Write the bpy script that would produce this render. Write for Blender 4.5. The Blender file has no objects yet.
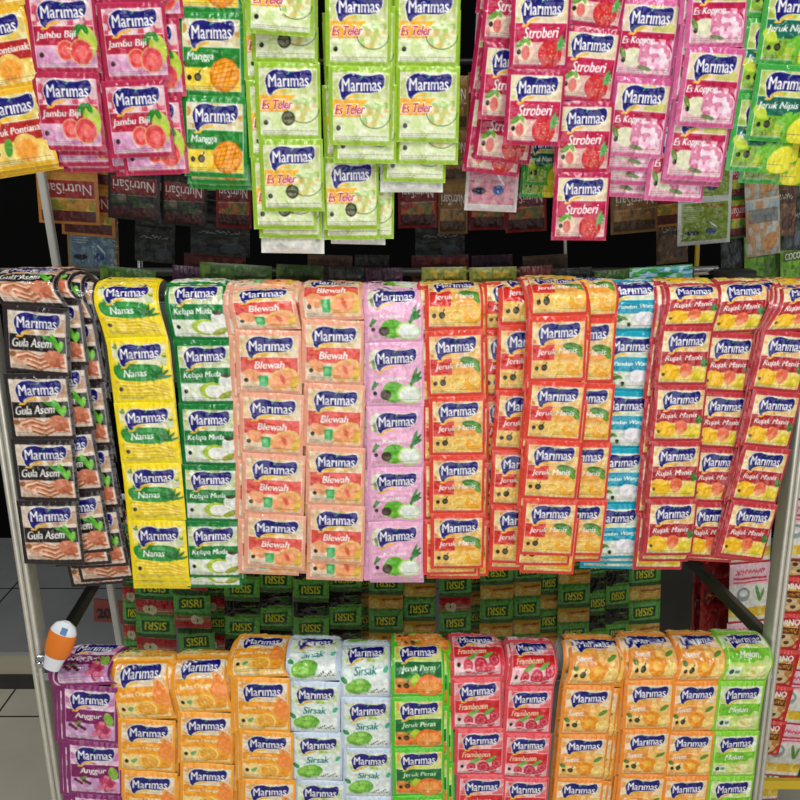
import bpy, math, random
import numpy as np
from mathutils import Vector, Matrix
random.seed(7)
SC = bpy.context.scene
COL = SC.collection
PI = math.pi
R = math.radians

# ------------------------------------------------------------------ camera
CAM_Z, PITCH, F = 1.5, R(17), 800.0
cd = bpy.data.cameras.new('camera'); cd.sensor_width = 36; cd.lens = 36.0; cd.clip_start = .02
cam = bpy.data.objects.new('camera', cd); COL.objects.link(cam)
cam.location = (0, 0, CAM_Z); cam.rotation_euler = (PI/2 - PITCH, 0, 0)
SC.camera = cam
SC.view_settings.view_transform = 'Standard'; SC.view_settings.look = 'None'
SC.view_settings.gamma = 1; SC.view_settings.use_curve_mapping = False
SC.view_settings.exposure = -0.1

def at(px, py, Y):
    """measured photograph position -> point on the vertical plane at depth Y"""
    u = (px-400)/F; v = (py-400)/F
    ry = math.cos(PITCH) - v*math.sin(PITCH); rz = -math.sin(PITCH) - v*math.cos(PITCH)
    t = Y/ry
    return Vector((u*t, Y, CAM_Z + rz*t))
def px2m(wpx, py, Y):
    v = (py-400)/F
    return wpx/F*Y/(math.cos(PITCH) - v*math.sin(PITCH))

# ------------------------------------------------------------------ materials
def lin(c):
    c = np.asarray(c, float)/255.0
    return np.where(c <= .04045, c/12.92, ((c+.055)/1.055)**2.4)
def mat(name, rgb, rough=.5, metal=0, noise=0, nscale=20, bump=0, coat=0, spec=.5):
    m = bpy.data.materials.new(name); m.use_nodes = True
    nt = m.node_tree; b = nt.nodes['Principled BSDF']
    c = tuple(lin(rgb))+(1,)
    b.inputs['Base Color'].default_value = c
    b.inputs['Roughness'].default_value = rough; b.inputs['Metallic'].default_value = metal
    b.inputs['Coat Weight'].default_value = coat; b.inputs['Specular IOR Level'].default_value = spec
    tc = nt.nodes.new('ShaderNodeTexCoord')
    n = nt.nodes.new('ShaderNodeTexNoise'); n.inputs['Scale'].default_value = nscale; n.inputs['Detail'].default_value = 5
    nt.links.new(tc.outputs['Object'], n.inputs['Vector'])
    if noise:
        mx = nt.nodes.new('ShaderNodeMix'); mx.data_type = 'RGBA'
        mx.inputs[6].default_value = tuple(x*(1-noise) for x in c[:3])+(1,)
        mx.inputs[7].default_value = tuple(min(1, x*(1+noise)) for x in c[:3])+(1,)
        nt.links.new(n.outputs['Fac'], mx.inputs[0]); nt.links.new(mx.outputs[2], b.inputs['Base Color'])
    if bump:
        bp = nt.nodes.new('ShaderNodeBump'); bp.inputs['Strength'].default_value = bump; bp.inputs['Distance'].default_value = .002
        nt.links.new(n.outputs['Fac'], bp.inputs['Height']); nt.links.new(bp.outputs['Normal'], b.inputs['Normal'])
    return m
def print_mat(name, rough, bump):
    m = bpy.data.materials.new(name); m.use_nodes = True
    nt = m.node_tree; b = nt.nodes['Principled BSDF']
    a = nt.nodes.new('ShaderNodeAttribute'); a.attribute_name = 'print'
    nt.links.new(a.outputs['Color'], b.inputs['Base Color'])
    b.inputs['Roughness'].default_value = rough
    b.inputs['Specular IOR Level'].default_value = .5
    tc = nt.nodes.new('ShaderNodeTexCoord'); oi = nt.nodes.new('ShaderNodeObjectInfo')
    ad = nt.nodes.new('ShaderNodeVectorMath'); ad.operation = 'MULTIPLY_ADD'
    ad.inputs[1].default_value = (1, 1, 1)
    mu = nt.nodes.new('ShaderNodeVectorMath'); mu.operation = 'SCALE'; mu.inputs[0].default_value = (3, 5, 7)
    nt.links.new(oi.outputs['Random'], mu.inputs['Scale'])
    nt.links.new(tc.outputs['Object'], ad.inputs[0]); nt.links.new(mu.outputs[0], ad.inputs[2])
    n = nt.nodes.new('ShaderNodeTexNoise'); n.inputs['Scale'].default_value = 55; n.inputs['Detail'].default_value = 3
    n.inputs['Distortion'].default_value = 1.2
    nt.links.new(ad.outputs[0], n.inputs['Vector'])
    bp = nt.nodes.new('ShaderNodeBump'); bp.inputs['Strength'].default_value = bump; bp.inputs['Distance'].default_value = .003
    nt.links.new(n.outputs['Fac'], bp.inputs['Height']); nt.links.new(bp.outputs['Normal'], b.inputs['Normal'])
    return m
M = dict(
    foil=print_mat('printed_film', .14, .3), dull=print_mat('printed_matt_film', .42, .25),
    chrome=mat('chrome', (205, 205, 205), .16, 1, noise=.1),
    steel=mat('brushed_steel', (215, 212, 200), .38, .55, noise=.15, nscale=60),
    white=mat('white_enamel', (215, 215, 208), .35, 0, noise=.08),
    dark=mat('dark_enamel', (70, 72, 66), .4, .3, noise=.2),
    black=mat('black_enamel', (28, 28, 28), .45, 0, noise=.2),
    yellow=mat('yellow_enamel', (214, 182, 40), .45, 0, noise=.1),
    floor=mat('floor_tile', (196, 190, 172), .5, 0, noise=.16, nscale=6, bump=.1),
    plat=mat('platform_tile', (140, 141, 142), .4, 0, noise=.18, nscale=9, bump=.1),
    riser=mat('step_riser', (176, 168, 146), .6, 0, noise=.12, nscale=10),
    step_foot_dark=mat('step_foot_dark', (48, 46, 42), .8, noise=.2),
    wall=mat('dark_wall', (9, 9, 9), .95, noise=.3, spec=.1),
    ceil=mat('ceiling_board', (30, 29, 28), .9, noise=.1, spec=.1),
    board=mat('grey_board', (62, 60, 56), .7, noise=.15),
    plastic=mat('white_plastic', (226, 230, 236), .3, noise=.04, coat=.3),
    orange=mat('orange_label', (226, 120, 30), .35, noise=.1),
    blue=mat('blue_print', (90, 130, 175), .4, noise=.2),
    red=mat('red_print', (120, 50, 45), .5, noise=.15),
    ink=mat('black_print', (20, 20, 20), .5, noise=.1),
)

# ------------------------------------------------------------------ print painter
NX, NY, SS = 81, 89, 3
CW, CH = NX*SS, NY*SS
YY, XX = np.mgrid[0:CH, 0:CW]
UX, UY = (XX+.5)/CW, (YY+.5)/CH
_txt = {}
def text_mesh(s, bold):
    k = (s, bold)
    if k not in _txt:
        c = bpy.data.curves.new('t', 'FONT'); c.body = s; c.resolution_u = 3; c.align_x = 'LEFT'
        o = bpy.data.objects.new('t', c); COL.objects.link(o)
        dg = bpy.context.evaluated_depsgraph_get(); dg.update()
        me = o.evaluated_get(dg).to_mesh(); me.calc_loop_triangles()
        v = np.array([(p.co.x, p.co.y) for p in me.vertices]) if len(me.vertices) else np.zeros((0, 2))
        t = [tuple(q.vertices) for q in me.loop_triangles]
        o.evaluated_get(dg).to_mesh_clear()
        bpy.data.objects.remove(o); bpy.data.curves.remove(c)
        v = v - v.min(0); v = v/v.max(0)
        _txt[k] = (v, t)
    return _txt[k]
def noise2(nx, ny, cells, rng):
    g = rng.random((cells+2, cells+2))
    x = np.linspace(0, cells, nx); y = np.linspace(0, cells, ny)
    xi = x.astype(int); yi = y.astype(int); fx = x-xi; fy = y-yi
    fx = fx*fx*(3-2*fx); fy = fy*fy*(3-2*fy)
    a = g[np.ix_(yi, xi)]; b = g[np.ix_(yi, xi+1)]; c = g[np.ix_(yi+1, xi)]; d = g[np.ix_(yi+1, xi+1)]
    return (a*(1-fx)+b*fx)*(1-fy)[:, None] + (c*(1-fx)+d*fx)*fy[:, None]
def smooth(pts, n=5):
    o = []; N = len(pts)
    for i in range(N):
        p0, p1, p2, p3 = [np.array(pts[(i+j) % N], float) for j in (-1, 0, 1, 2)]
        for k in range(n):
            t = k/n
            o.append(.5*((2*p1)+(-p0+p2)*t+(2*p0-5*p1+4*p2-p3)*t*t+(-p0+3*p1-3*p2+p3)*t**3))
    return o
class Paint:
    def __init__(s, base, seed=0):
        s.a = np.empty((CH, CW, 3)); s.a[:] = base; s.rng = np.random.default_rng(seed+11)
    def put(s, m, c, al=1.0):
        if m.dtype != bool: w = (m*al)[..., None]; s.a = s.a*(1-w)+np.array(c, float)*w
        else: s.a[m] = s.a[m]*(1-al)+np.array(c, float)*al
    def rect(s, x0, y0, x1, y1, c, al=1.0): s.put((UX >= x0)&(UX <= x1)&(UY >= y0)&(UY <= y1), c, al)
    def ell(s, x, y, rx, ry, c, rot=0, al=1.0):
        cs, sn = math.cos(R(rot)), math.sin(R(rot)); dx, dy = UX-x, UY-y
        m = ((dx*cs+dy*sn)/rx)**2+((-dx*sn+dy*cs)/ry)**2 <= 1
        s.put(m, c, al); return m
    def pmask(s, pts):
        m = np.zeros((CH, CW), bool); n = len(pts)
        for i in range(n):
            x0, y0 = pts[i]; x1, y1 = pts[(i+1) % n]
            if y0 == y1: continue
            c = ((UY >= min(y0, y1))&(UY < max(y0, y1)))
            m ^= c & (UX < x0+(UY-y0)*(x1-x0)/(y1-y0))
        return m
    def poly(s, pts, c, al=1.0): s.put(s.pmask(pts), c, al)
    def line(s, pts, w, c, al=1.0):
        m = np.zeros((CH, CW), bool)
        for (x0, y0), (x1, y1) in zip(pts[:-1], pts[1:]):
            dx, dy = x1-x0, y1-y0; L = dx*dx+dy*dy+1e-9
            t = np.clip(((UX-x0)*dx+(UY-y0)*dy)/L, 0, 1)
            m |= (UX-x0-t*dx)**2+(UY-y0-t*dy)**2 <= (w/2)**2
        s.put(m, c, al)
    def mottle(s, x0, y0, x1, y1, cols, cells=9, al=.8):
        for i, c in enumerate(cols):
            n = noise2(CW, CH, cells+i*2, s.rng)
            s.put((UX >= x0)&(UX <= x1)&(UY >= y0)&(UY <= y1)&(n > .58), c, al)
    def text(s, t, x, y, w, h, c, bold=.0, shear=0, rot=0, al=1.0):
        v, tr = text_mesh(t, 0)
        cs, sn = math.cos(R(rot)), math.sin(R(rot))
        px = (v[:, 0]-.5)*w + (v[:, 1]-.5)*h*shear; py = -(v[:, 1]-.5)*h
        X = (x+px*cs-py*sn)*CW; Y = (y+px*sn+py*cs)*CH
        m = np.zeros((CH, CW), bool)
        for a, b, d in tr:
            xs = (X[a], X[b], X[d]); ys = (Y[a], Y[b], Y[d])
            i0, i1 = max(0, int(min(ys))), min(CH, int(max(ys))+2); j0, j1 = max(0, int(min(xs))), min(CW, int(max(xs))+2)
            if i0 >= i1 or j0 >= j1: continue
            gx = XX[i0:i1, j0:j1]+.5; gy = YY[i0:i1, j0:j1]+.5
            def e(p, q): return (xs[q]-xs[p])*(gy-ys[p])-(ys[q]-ys[p])*(gx-xs[p])
            e0, e1, e2 = e(0, 1), e(1, 2), e(2, 0)
            m[i0:i1, j0:j1] |= ((e0 >= 0)&(e1 >= 0)&(e2 >= 0))|((e0 <= 0)&(e1 <= 0)&(e2 <= 0))
        n = int(round(bold*60))
        for k in range(n):
            q = m.copy(); q[:, 1:] |= m[:, :-1]; q[:, :-1] |= m[:, 1:]
            if k % 2: q[1:] |= m[:-1]; q[:-1] |= m[1:]
            m = q
        s.put(m, c, al)
    def flip(s): s.a = s.a[::-1, ::-1].copy()
    def done(s):
        a = s.a.reshape(NY, SS, NX, SS, 3).mean((1, 3))
        g = noise2(NX, NY, 40, s.rng)*.5+noise2(NX, NY, 22, s.rng)*.9+noise2(NX, NY, 11, s.rng)*.6
        inner = np.zeros((NY, NX)); inner[8:-6, 6:-5] = 1
        n = (g-1.0)*(9+22*inner)
        a = a+n[..., None]*np.array([1, .95, .8])
        return lin(255*np.clip(a/255, 0, 1)**1.16)

WHITE = (245, 244, 240); NAVY = (30, 26, 124); GOLD = (240, 190, 60); INK = (40, 40, 32)
def leaf(p, x, y, l, w, rot, c=(60, 140, 50)):
    p.ell(x, y, l, w, c, rot); cs, sn = math.cos(R(rot)), math.sin(R(rot))
    p.line([(x-l*cs*.9, y-l*sn*.9), (x+l*cs*.9, y+l*sn*.9)], .008, tuple(min(255, k+50) for k in c), .6)
def citrus(p, x, y, r, rind, flesh, pale=(250, 240, 200), ry=None):
    ry = ry or r
    p.ell(x, y, r, ry, rind); p.ell(x, y, r*.9, ry*.9, pale); p.ell(x, y, r*.82, ry*.82, flesh)
    for k in range(9):
        a = k*2*PI/9+.2; p.line([(x, y), (x+math.cos(a)*r*.8, y+math.sin(a)*ry*.8)], .01, pale, .7)
def berry(p, x, y, r, c, hi=(250, 190, 190)):
    p.ell(x, y, r, r, c)
    for k in range(7):
        a = k*.9; q = r*.55; p.ell(x+math.cos(a)*q, y+math.sin(a)*q, r*.22, r*.2, hi, 0, .45)
LOGO = smooth([(.03, .72), (0, .45), (.05, .2), (.16, .04), (.32, 0), (.52, .07), (.72, .06), (.9, 0), (.98, .06), (1, .28),
               (.97, .5), (.9, .64), (.78, .72), (.58, .75), (.4, .75), (.27, .79), (.17, .9), (.11, 1.05), (.05, .92)])
def logo(p, x0=.17, y0=.105, w=.7, h=.31, glow=(235, 235, 225)):
    T = lambda g: [(x0-g+(w+2*g)*x, y0-g+(h+2*g)*y) for x, y in LOGO]
    p.poly(T(.014), glow, .9)
    p.line([(x0+w*.05, y0+h*1.12), (x0+w*.15, y0+h*1.1), (x0+w*.24, y0+h*.92), (x0+w*.42, y0+h*.84)], .028, GOLD)
    p.poly(T(0), NAVY)
    p.text('Marımas', x0+w*.5, y0+h*.43, w*.86, h*.52, WHITE, .017, .02, -1.5)
    leaf(p, x0+w*.5, y0+h*.135, .028, .012, -40, (60, 170, 110))
def marks(p, dark2=True, y=.78):
    p.ell(.16, y, .034, .034, INK)
    if dark2: p.ell(.29, y-.01, .052, .05, (48, 46, 30)); p.ell(.29, y-.01, .034, .03, (120, 120, 90), 0, .6); p.line([(.31, y-.06), (.33, y-.09)], .016, INK)
def fine(p, y0=.88, x0=.1, x1=.9, c=(110, 110, 90)):
    for i in range(3):
        x = x0; y = y0+i*.022
        while x < (x1 if i == 0 else x0+(x1-x0)*.5):
            l = p.rng.uniform(.015, .06); p.line([(x, y), (x+l, y)], .007, c, .75); x += l+.014
def base(border, top, band, bot, tops=(), bots=(), seed=0, x0=.075, x1=.945, yb=(.41, .655), flav=None, fcol=WHITE, fx=.5, fw=.5, fy=.535, fh=.115, paint=None, mk=1, glow=(235, 235, 225), rot=-2):
    p = Paint(border, seed)
    ed = tuple(min(255, c+34) for c in border)
    p.rect(0, 0, 1, .014, ed, .8); p.rect(0, .986, 1, 1, ed, .8)
    p.rect(x0, .085, x1, .935, WHITE, .9)
    p.rect(x0+.008, .093, x1-.008, yb[0], top)
    if tops: p.mottle(x0+.008, .093, x1-.008, yb[0], tops, 8)
    p.rect(x0+.008, yb[1], x1-.008, .925, bot)
    if bots: p.mottle(x0+.008, yb[1], x1-.008, .925, bots, 9, .6)
    if band: p.rect(x0+.008, yb[0]+.008, x1-.008, yb[1], band)
    else: p.rect(x0+.008, yb[0], x1-.008, yb[1], bot)
    if paint: paint(p)
    if mk: marks(p, mk == 2)
    fine(p)
    logo(p, glow=glow)
    if flav: p.text(flav, fx, fy, fw, fh, fcol, .012, .25, rot)
    return p

D = {}     # the printed designs
def design(name, p): D[name] = p.done()
def f_guava(p):
    leaf(p, .7, .47, .1, .05, -50); p.ell(.84, .62, .13, .2, (190, 210, 80)); leaf(p, .82, .45, .07, .04, 60)
    for x, y, r in ((.52, .72, .13), (.74, .74, .17)):
        p.ell(x, y, r, r, (225, 170, 120)); p.ell(x, y, r*.88, r*.88, (225, 80, 85)); p.ell(x, y, r*.5, r*.5, (240, 130, 125), 0, .8)
    p.rect(.08, .655, .4, .68, (240, 190, 210)); 
design('guava', base((186, 48, 88), (228, 170, 185), (190, 40, 72), (226, 172, 205), [(205, 70, 95), (240, 225, 225)], [(200, 120, 170), (240, 215, 230)], 1, flav='Jambu Biji', fx=.4, fw=.56, paint=f_guava))
def f_mango(p):
    p.ell(.7, .74, .23, .2, (226, 140, 30), -12); p.ell(.7, .73, .2, .17, (247, 176, 44), -12)
    for k in range(-2, 3):
        p.line([(.6+k*.07, .88), (.72+k*.07, .58)], .012, (205, 110, 20), .8); p.line([(.52, .74+k*.05), (.88, .68+k*.06)], .012, (205, 110, 20), .8)
    leaf(p, .12, .62, .06, .03, 30, (70, 90, 30))
design('mango', base((40, 146, 58), (225, 214, 170), (38, 140, 52), (238, 206, 60), [(214, 160, 60), (240, 240, 225)], [(245, 226, 110)], 2, flav='Mangga', fx=.34, fw=.4, paint=f_mango, mk=2))
def f_teler(p):
    p.rect(.08, .42, .62, .64, (244, 184, 62)); p.rect(.62, .42, .94, .64, (222, 226, 150))
    p.ell(.73, .6, .22, .19, (226, 234, 190)); p.mottle(.53, .45, .93, .77, [(150, 200, 90), (240, 245, 220), (230, 190, 110)], 14, .6)
    for t in range(12):
        a = PI*t/12; b = PI*(t+1)/12
        p.line([(.73+.24*math.cos(a), .6+.18*math.sin(a)), (.73+.24*math.cos(b), .6+.18*math.sin(b))], .012, (90, 110, 80))
def teler(badge):
    p = base((160, 196, 62), (220, 226, 178), None, (222, 232, 190), [(196, 206, 130), (240, 236, 214)], [(200, 220, 140), (238, 240, 220)], 3, flav=None, paint=f_teler)
    p.text('Es Teler', .345, .545, .47, .135, WHITE, .05, .25, -2); p.text('Es Teler', .345, .545, .45, .12, (196, 34, 84), .015, .25, -2)
    if badge: p.ell(.5, .72, .1, .095, (62, 66, 40)); p.ell(.5, .72, .075, .07, (150, 158, 110), 0, .7); p.rect(.42, .7, .58, .74, (60, 60, 40), .8)
    return p
design('coconut_ice', teler(0)); design('coconut_ice_badge', teler(1))
def f_straw(p):
    p.ell(.27, .76, .14, .15, (236, 214, 190)); p.ell(.27, .79, .07, .09, (222, 120, 110)); leaf(p, .2, .66, .1, .04, -30, (110, 160, 60)); leaf(p, .3, .64, .07, .03, 60, (120, 170, 70))
    p.ell(.68, .8, .2, .17, (206, 52, 58))
    for k in range(26): p.ell(p.rng.uniform(.52, .84), p.rng.uniform(.68, .92), .009, .011, (240, 170, 120), 0, .8)
    for a in (-60, -20, 20, 60, 100): leaf(p, .82+.05*math.cos(R(a)), .66+.05*math.sin(R(a)), .07, .024, a, (96, 170, 90))
design('strawberry', base((188, 42, 90), (232, 214, 180), (196, 32, 84), (228, 190, 180), [(190, 200, 120), (240, 225, 205)], [(210, 120, 120)], 4, flav='Stroberi', fx=.52, fw=.56, fh=.14, paint=f_straw))
def f_kopyor(p):
    p.ell(.32, .74, .2, .12, (228, 226, 196)); p.ell(.68, .7, .26, .17, (240, 206, 222)); p.mottle(.4, .5, .94, .9, [(236, 160, 196), (250, 236, 240), (214, 110, 150)], 13, .7)
    leaf(p, .14, .7, .09, .04, 60, (110, 140, 60)); leaf(p, .52, .87, .12, .025, 10, (100, 130, 60))
design('coconut_pink_ice', base((210, 104, 154), (222, 206, 170), (192, 34, 84), (232, 200, 205), [(200, 200, 110), (236, 214, 200)], [(225, 170, 190)], 5, flav='Es Kopyor', fx=.36, fw=.5, paint=f_kopyor))
def f_lime(p):
    p.ell(.82, .8, .3, .22, (120, 190, 50), -25); p.ell(.86, .82, .24, .17, (232, 226, 70), -25); p.ell(.16, .62, .12, .08, (196, 214, 70), 30)
    leaf(p, .55, .68, .14, .05, -35, (120, 190, 60))
design('lime', base((72, 168, 76), (196, 206, 130), (24, 112, 92), (150, 190, 60), [(160, 190, 80), (226, 224, 150)], [(196, 206, 70), (110, 160, 40)], 6, flav='Jeruk Nipis', fx=.42, fw=.62, paint=f_lime, mk=2))
def f_pont(p):
    p.ell(.6, .76, .2, .19, (236, 200, 110)); p.ell(.6, .78, .16, .14, (244, 170, 70)); leaf(p, .34, .72, .06, .12, 10, (90, 160, 60))
design('orange_pontianak', base((238, 188, 48), (226, 206, 130), (192, 52, 48), (240, 208, 110), [(232, 196, 80), (238, 230, 190)], [(248, 232, 160)], 7, flav='Jeruk Pontianak', fx=.52, fw=.82, paint=f_pont))
def f_tam(p):
    leaf(p, .78, .5, .13, .05, 60, (110, 190, 60)); leaf(p, .86, .56, .09, .04, -70, (130, 200, 80)); leaf(p, .68, .46, .12, .03, 20, (80, 160, 60))
    for k in range(9):
        y = .7+k*.024; p.line([(.1+.05*k, y+.02), (.35, y-.03), (.55, y+.03), (.75, y-.06), (.9, y-.02)], .03, [(206, 140, 104), (238, 206, 180), (186, 110, 76)][k % 3])
    p.ell(.76, .72, .15, .1, (222, 148, 116)); p.ell(.8, .8, .12, .06, (196, 116, 84), -20); p.ell(.12, .72, .06, .04, (150, 110, 70))
design('tamarind', base((52, 42, 42), (222, 204, 184), (44, 38, 34), (232, 204, 184), [(190, 150, 120), (238, 228, 214)], [(214, 160, 130), (240, 220, 205)], 8, flav='Gula Asem', fx=.43, fw=.6, fh=.13, paint=f_tam, mk=0))
def f_pine(p):
    p.rect(.075, .09, .945, .93, (246, 222, 60)); p.rect(.08, .1, .94, .42, (232, 232, 190)); p.mottle(.08, .1, .94, .42, [(90, 140, 60), (246, 226, 70), (238, 238, 210)], 7, .8)
    p.poly(smooth([(.1, .42), (.5, .4), (.8, .43), (.84, .55), (.7, .66), (.3, .65), (.12, .6)]), (62, 158, 78))
    for a in (-160, -130, -100, -70, -40, -10): leaf(p, .8+.09*math.cos(R(a)), .62+.09*math.sin(R(a)), .11, .022, a, (44, 120, 56))
    for k in range(8): p.line([(.1+k*.03, .66+k*.03), (.4, .7+k*.025), (.65, .66+k*.03), (.9, .76+k*.02)], .02, [(236, 196, 50), (250, 232, 110)][k % 2])
design('pineapple', base((252, 226, 30), (232, 232, 190), None, (244, 214, 60), (), (), 9, flav='Nanas', fx=.42, fw=.36, paint=f_pine, mk=1))
def f_yc(p):
    p.ell(.6, .77, .22, .13, (184, 206, 70)); p.ell(.64, .78, .17, .1, (240, 240, 232)); p.ell(.84, .63, .12, .11, (236, 236, 228)); p.ell(.84, .54, .08, .03, (90, 80, 60)); p.ell(.83, .84, .14, .05, (170, 180, 80), -20)
design('young_coconut', base((28, 132, 62), (208, 214, 170), (36, 136, 66), (232, 236, 226), [(180, 200, 90), (238, 238, 224)], [(214, 224, 190)], 10, flav='Kelapa Muda', fx=.45, fw=.62, paint=f_yc))
def f_cant(p):
    p.ell(.72, .755, .24, .165, (240, 196, 120), -25); p.ell(.7, .765, .2, .13, (246, 172, 122), -25); p.ell(.71, .75, .08, .035, (232, 120, 86), 60); p.ell(.89, .82, .055, .11, (238, 200, 84), 15)
    p.ell(.26, .7, .14, .09, (240, 170, 120), 20); p.poly([(.35, .7), (.5, .7), (.49, .87), (.36, .87)], (86, 184, 116)); p.rect(.38, .73, .45, .8, (150, 220, 160), .6)
design('cantaloupe', base((240, 176, 148), (236, 206, 160), (228, 96, 84), (240, 216, 190), [(232, 196, 70), (240, 226, 200)], [(238, 190, 150)], 11, flav='Blewah', fx=.52, fw=.44, paint=f_cant))
def f_gc(p):
    p.rect(.08, .09, .94, .93, (238, 184, 212)); p.ell(.19, .25, .12, .14, (222, 230, 190)); p.mottle(.08, .1, .3, .4, [(130, 140, 90), (240, 236, 220)], 8, .8)
    p.ell(.48, .76, .2, .16, (110, 190, 50)); p.ell(.34, .8, .09, .08, (90, 80, 60)); p.ell(.74, .8, .2, .16, (196, 222, 140)); p.ell(.75, .8, .17, .13, (234, 240, 230))
    for a, l in ((-70, .16), (-45, .14), (-20, .1)): leaf(p, .8+.07*math.cos(R(a)), .6+.07*math.sin(R(a)), l, .03, a, (52, 130, 60))
    for a in (-70, -40): leaf(p, .13+.04*math.cos(R(a)), .66, .08, .025, a, (52, 130, 60))
design('green_coconut', base((238, 178, 210), (238, 190, 215), None, (240, 196, 218), (), (), 12, flav='Kelapa', fx=.48, fw=.4, fy=.555, fh=.075, paint=f_gc))
def f_jm(p):
    p.rect(.45, .42, .94, .66, (242, 190, 96)); p.poly([(.6, .42), (.94, .42), (.94, .62), (.5, .66)], (246, 176, 80))
    leaf(p, .76, .47, .17, .07, 12, (84, 140, 60)); leaf(p, .86, .54, .1, .05, 50, (110, 160, 70))
    citrus(p, .55, .8, .16, (244, 190, 50), (246, 200, 84), ry=.12); p.ell(.8, .8, .15, .12, (246, 184, 60)); citrus(p, .84, .74, .11, (244, 180, 40), (248, 190, 70), ry=.09)
design('sweet_orange_red', base((228, 82, 62), (238, 196, 120), (222, 58, 50), (242, 200, 116), [(226, 140, 80), (240, 220, 170)], [(246, 220, 140)], 13, flav='Jeruk Manis', fx=.5, fw=.66, paint=f_jm, mk=2))
def f_pan(p):
    p.ell(.72, .75, .2, .13, (214, 212, 214)); p.ell(.68, .72, .12, .1, (236, 232, 236)); leaf(p, .3, .72, .16, .03, 20, (120, 150, 80)); leaf(p, .28, .78, .14, .03, -20, (90, 130, 70)); p.ell(.45, .86, .03, .04, INK)
design('pandan_ice', base((24, 168, 190), (224, 230, 206), (16, 164, 190), (220, 226, 212), [(170, 206, 110), (240, 240, 232)], [(196, 210, 180), (240, 240, 236)], 14, flav='Es Pandan Wangi', fx=.52, fw=.74, fh=.09, paint=f_pan, mk=0))
def f_ruj(p):
    p.ell(.27, .76, .2, .13, (244, 196, 40), 15); p.ell(.14, .8, .03, .03, (90, 60, 30)); p.ell(.56, .72, .12, .11, (236, 120, 80)); p.ell(.55, .8, .07, .06, (240, 160, 110)); p.ell(.8, .82, .15, .1, (236, 214, 70))
    for a in (-120, -90, -60, -20): leaf(p, .88+.05*math.cos(R(a)), .66+.07*math.sin(R(a)), .08, .022, a, (60, 130, 56))
design('fruit_salad', base((196, 66, 72), (238, 212, 150), (186, 48, 54), (240, 216, 120), [(230, 180, 110), (242, 232, 196)], [(246, 230, 150)], 15, flav='Rujak Manis', fx=.5, fw=.68, paint=f_ruj, mk=0))
def f_gr(p):
    leaf(p, .84, .56, .12, .08, 70, (150, 190, 80))
    for k in range(18): p.ell(p.rng.uniform(.55, .84), p.rng.uniform(.63, .88), .055, .05, [(206, 84, 120), (226, 130, 160), (180, 60, 100)][k % 3])
    for k in range(7): p.ell(.16+.05*k % .3, .7+.03*(k % 3), .035, .032, (110, 50, 60))
    leaf(p, .3, .66, .07, .03, -20, (120, 140, 70))
design('grape', base((146, 52, 118), (226, 190, 216), (136, 36, 106), (222, 186, 216), [(206, 120, 170), (240, 226, 236)], [(200, 150, 200)], 16, flav='Anggur', fx=.48, fw=.46, fh=.13, paint=f_gr, mk=0))
def f_so(p):
    p.ell(.84, .62, .13, .26, (246, 150, 80), 0, .8); p.ell(.8, .8, .14, .1, (246, 170, 60)); citrus(p, .56, .78, .19, (246, 190, 60), (246, 176, 56), (250, 232, 170), ry=.15)
    p.ell(.28, .78, .045, .04, (150, 180, 110)); leaf(p, .3, .76, .05, .03, -20, (110, 170, 100))
design('sweet_orange', base((250, 174, 56), (240, 220, 190), (248, 172, 56), (246, 214, 140), [(240, 170, 90), (244, 236, 216)], [(250, 226, 170)], 17, flav='Sweet Orange', fx=.44, fw=.56, fh=.09, fcol=(252, 236, 200), paint=f_so))
def f_sir(p):
    p.rect(.08, .41, .94, .93, (222, 234, 226)); p.ell(.36, .77, .25, .13, (130, 196, 80), -8); p.ell(.34, .75, .18, .08, (160, 214, 100), -8)
    for k in range(16): p.ell(p.rng.uniform(.16, .56), p.rng.uniform(.68, .86), .014, .014, (90, 160, 60), 0, .7)
    p.ell(.78, .74, .16, .15, (238, 244, 240))
    for k in range(9): p.ell(.6+.035*k, .88-.02*(k % 4), .016, .011, (50, 50, 50), 30)
    leaf(p, .1, .66, .07, .04, 30, (60, 150, 80)); leaf(p, .9, .52, .06, .04, -60, (90, 190, 150))
design('soursop', base((206, 220, 236), (214, 228, 190), None, (222, 234, 226), [(170, 200, 80), (236, 240, 230)], (), 18, flav='Sirsak', fx=.52, fw=.42, fh=.125, fcol=(36, 130, 130), paint=f_sir, mk=0))
def f_per(p):
    p.ell(.47, .7, .1, .09, (180, 210, 60)); p.ell(.7, .8, .25, .19, (240, 130, 50)); p.ell(.7, .82, .22, .15, (246, 160, 80)); 
    for k in range(6): p.line([(.7, .9), (.52+k*.075, .7)], .012, (250, 200, 130))
    p.rect(.08, .8, .45, .92, (238, 140, 60)); p.ell(.68, .9, .04, .015, (250, 230, 180)); leaf(p, .32, .66, .06, .03, -20, (90, 160, 60))
design('squeezed_orange', base((98, 202, 40), (206, 220, 110), (38, 124, 62), (220, 150, 70), [(236, 170, 70), (226, 232, 160)], (), 19, flav='Jeruk Peras', fx=.52, fw=.62, fcol=(220, 240, 210), paint=f_per, mk=2))
def f_ras(p):
    leaf(p, .42, .66, .14, .04, -30, (120, 170, 80)); leaf(p, .72, .64, .13, .04, -30, (120, 180, 80))
    for x, y, r in ((.34, .8, .09), (.58, .8, .12), (.84, .72, .1), (.76, .86, .08)): berry(p, x, y, r, (206, 50, 76))
    p.line([(.1, .88), (.35, .84), (.6, .9), (.9, .86)], .02, WHITE, .8)
design('raspberry', base((232, 88, 100), (236, 150, 150), (218, 52, 60), (238, 180, 186), [(232, 110, 120), (244, 214, 210)], [(226, 110, 130), (246, 220, 222)], 20, flav='Frambozen', fx=.44, fw=.54, fcol=(246, 226, 190), paint=f_ras))
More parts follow.
